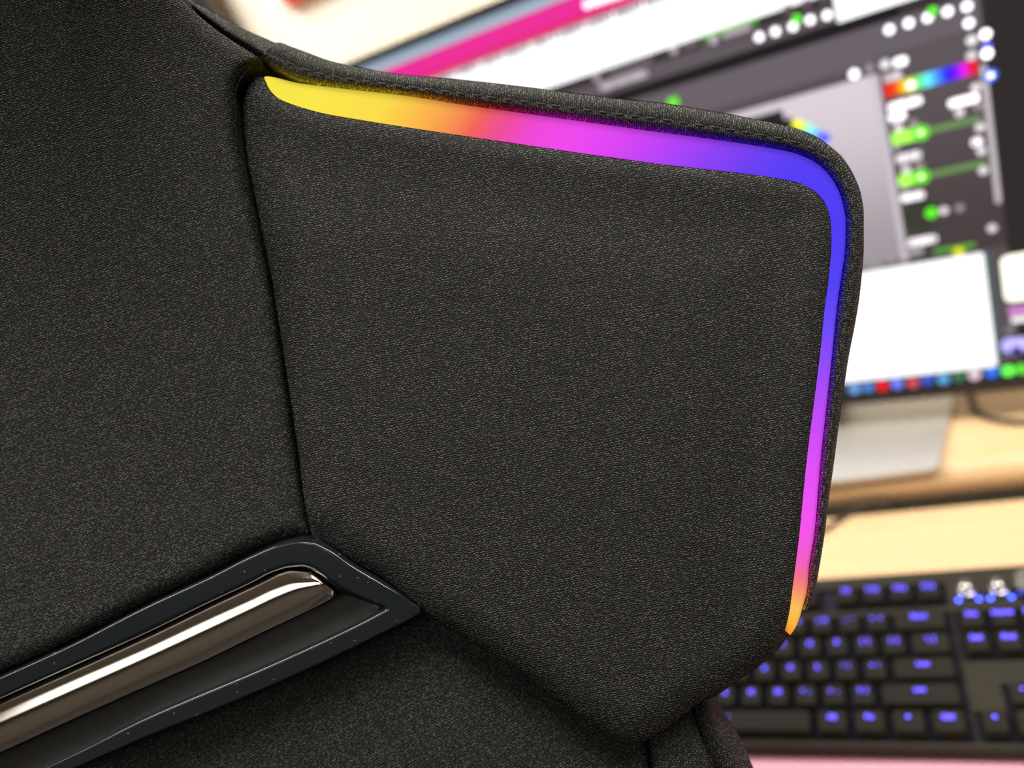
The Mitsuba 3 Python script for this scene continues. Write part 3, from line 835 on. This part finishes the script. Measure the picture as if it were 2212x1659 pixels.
# the strap guard: a glossy black frame round a slot with a polished bar in it
f_out = [(-600, 1735), (-300, 1598), (0, 1462), (149, 1394), (316, 1308), (452, 1245), (542, 1199), (601, 1175), (646, 1166), (680, 1168), (714, 1181), (769, 1218), (836, 1258), (861, 1276), (893, 1300), (912, 1315), (912, 1321), (890, 1338), (859, 1353), (769, 1398), (633, 1462), (452, 1539), (316, 1593), (203, 1642), (40, 1712), (-300, 1850), (-600, 1970)]
f_in = [(-600, 1790), (-300, 1650), (0, 1511), (136, 1450), (316, 1369), (452, 1303), (540, 1262), (590, 1237), (626, 1227), (650, 1226), (672, 1232), (706, 1257), (741, 1280), (765, 1290), (800, 1303), (820, 1310), (822, 1314), (805, 1324), (770, 1343), (700, 1377), (542, 1448), (410, 1503), (300, 1552), (160, 1624), (20, 1690), (-300, 1830), (-600, 1955)]


def paired(pts_a, pts_b, n):
    """Two curves through paired points, sampled at the same parameter."""
    a, b = np.asarray(pts_a, float), np.asarray(pts_b, float)
    s = np.r_[0, np.cumsum(np.sqrt(np.linalg.norm(np.diff(a, axis=0), axis=1)))]
    q = np.interp(np.linspace(0, len(s) - 1, n), np.arange(len(s)), s)
    return PchipInterpolator(s, a)(q), PchipInterpolator(s, b)(q)


FO, FI = paired(f_out, f_in, 400)


def frame_h(t, s):
    up = np.clip(t / (0.09 + 0.12 * np.exp(-((s - 0.42) / 0.07) ** 4)), 0, 1)
    down = np.clip((t - 0.80) / 0.20, 0, 1)
    return -0.0075 + 0.0042 * np.sqrt(np.maximum(1 - (1 - up) ** 2, 0)) - 0.0035 * down ** 1.6


part(CH, 'strap_frame', ribbon(FO, FI, frame_h, 400, 26, bsdf='gloss_black', back=0.018))
labels[CH + '__strap_frame'] = {'label': 'glossy black plastic surround of the strap slot'}
rec = np.vstack([FI[::3], [(-600, 1955)]])
part(CH, 'strap_recess', cushion(Polygon(rec).buffer(6).exterior.coords[:-1], lambda x, y, d: -0.020 + 0 * x, 14, 0.004, 20, 'recess_black'))
bar_top = [(-600, 1792), (-300, 1652), (0, 1513), (136, 1452), (316, 1371), (452, 1305), (540, 1264), (590, 1240), (630, 1229), (664, 1231), (690, 1246)]
bar_bot = [(-600, 1890), (-300, 1755), (0, 1628), (136, 1566), (316, 1485), (452, 1424), (552, 1375), (620, 1343), (668, 1320), (705, 1301), (733, 1283)]
BA, BB_ = paired(bar_top, bar_bot, 200)


def bar_h(t, s):
    return -0.0085 + 0.0045 * np.sin(np.pi * (0.05 + 0.86 * t)) - 0.0012 * t - 0.002 * np.clip((s - 0.93) / 0.07, 0, 1) ** 2


part(CH, 'strap_bar', ribbon(BA, BB_, bar_h, 200, 30, bsdf='chrome', back=0.012))
labels[CH + '__strap_bar'] = {'label': 'polished metallic bar inside the strap slot'}

# lower cushions, further back
low = np.vstack([spline([(-600, 1940), (40, 1690), (203, 1628), (452, 1525), (633, 1448), (769, 1385), (859, 1340), (905, 1300)], 90), spline([(905, 1300), (1000, 1345), (1150, 1440), (1286, 1540), (1396, 1585)], 50)[1:], spline([(1396, 1585), (1398, 1620), (1401, 1660), (1408, 1800), (1420, 2050)], 40)[1:], [(-600, 2050)]])
part(CH, 'lower_cushion', cushion(low, lambda x, y, d: -0.026 + round_edge(d, 24, 0.006), 12, 0.02, 35))
bol = np.vstack([spline([(1400, 1575), (1455, 1545), (1500, 1510)], 20), spline([(1500, 1510), (1501, 1540), (1506, 1565), (1516, 1594), (1528, 1625), (1545, 1662), (1610, 1780), (1700, 1950), (1740, 2050)], 50)[1:], spline([(1428, 2050), (1414, 1800), (1407, 1660), (1403, 1620), (1400, 1575)], 40)[:-1]])
part(CH, 'lower_bolster', cushion(bol, lambda x, y, d: -0.026 + round_edge(d, 22, 0.006), 10, 0.03, 60))
edge_a = [(1500, 1500), (1503, 1540), (1509, 1565), (1519, 1594), (1531, 1625), (1548, 1662), (1613, 1780), (1703, 1950), (1743, 2050)]
edge_b = [(1545, 1485), (1551, 1512), (1560, 1540), (1578, 1567), (1606, 1608), (1617, 1634), (1630, 1664), (1690, 1780), (1780, 1950), (1830, 2050)]
part(CH, 'lower_rim', ribbon(edge_a, edge_b, lambda t, s: -0.030 + 0.005 * np.sin(np.pi * np.clip(t * 1.2, 0, 1)) - 0.012 * np.clip((t - 0.4) / 0.6, 0, 1) ** 2.4, 120, 16, back=0.03))

# shell behind the cushions, seat and base (below the frame)
shell = Polygon([(-560, -660), (-20, -600), (380, -40), (470, 55), (590, 125), (900, 195), (1400, 265), (1650, 300), (1760, 340), (1815, 420), (1825, 560), (1790, 800), (1740, 1180), (1690, 1370), (1560, 1480), (1530, 1600), (1700, 2000), (1680, 2030), (-560, 2030)]).buffer(-14)
q = np.array(shell.exterior.coords[:-1])
front = at(q[:, 0], q[:, 1], -0.034)
sh = trimesh.creation.extrude_polygon(Polygon(np.stack([(front - CO) @ CX, (front - CO) @ CY], 1)), 0.034, engine='earcut')
sh.apply_translation([0, 0, -0.034 - 0.036]).apply_transform(frame_matrix(CO, CX, CY, CN))
part(CH, 'back_shell', mikit.ply(sh, 'shell_plastic'))
mid = at(-250, 2030, -0.05)
down = -CY
fwd_seat = CN - np.array([0, 0, CN[2]])
fwd_seat /= np.linalg.norm(fwd_seat)
side = np.cross([0, 0, 1.0], fwd_seat)
bot = mid + down * ((mid[2] - 0.50) / -down[2])
SM = frame_matrix([bot[0], bot[1], 0.0], fwd_seat, side, [0, 0, 1.0])
part(CH, 'back_support', mikit.ply(tube([mid + CY * 0.1 - CN * 0.012, mid - CN * 0.012, bot + [0, 0, 0.02] - CN * 0.012, bot + fwd_seat * 0.1 + [0, 0, -0.06]], 0.022, 12), 'grey_metal', smooth=40))
part(CH, 'seat', mikit.ply(box([0.03, -0.27, 0.42], [0.52, 0.27, 0.51], 0.03).apply_transform(SM), 'shell_plastic', smooth=50))
part(CH, 'gas_lift', mikit.ply(lathe([[0, 0.08], [0.025, 0.08], [0.025, 0.425], [0, 0.425]], 24).apply_translation([0.26, 0, 0]).apply_transform(SM), 'grey_metal', smooth=40))
for i in range(5):
    a = i * 2 * math.pi / 5 + 0.3
    c, s = math.cos(a), math.sin(a)
    part(CH, 'base_leg', mikit.ply(tube([[0.26, 0, 0.10], [0.26 + 0.16 * c, 0.16 * s, 0.095], [0.26 + 0.31 * c, 0.31 * s, 0.07]], [0.03, 0.024, 0.018], 10).apply_transform(SM), 'grey_metal', smooth=40))
    w = lathe([[0, -0.018], [0.029, -0.018], [0.031, -0.01], [0.031, 0.01], [0.029, 0.018], [0, 0.018]], 24)
    w.apply_transform(trimesh.transformations.rotation_matrix(math.pi / 2, [1, 0, 0])).apply_translation([0.26 + 0.31 * c, 0.31 * s, 0.0315])
    part(CH, 'caster', mikit.ply(w.apply_transform(SM), 'black_plastic', smooth=40))
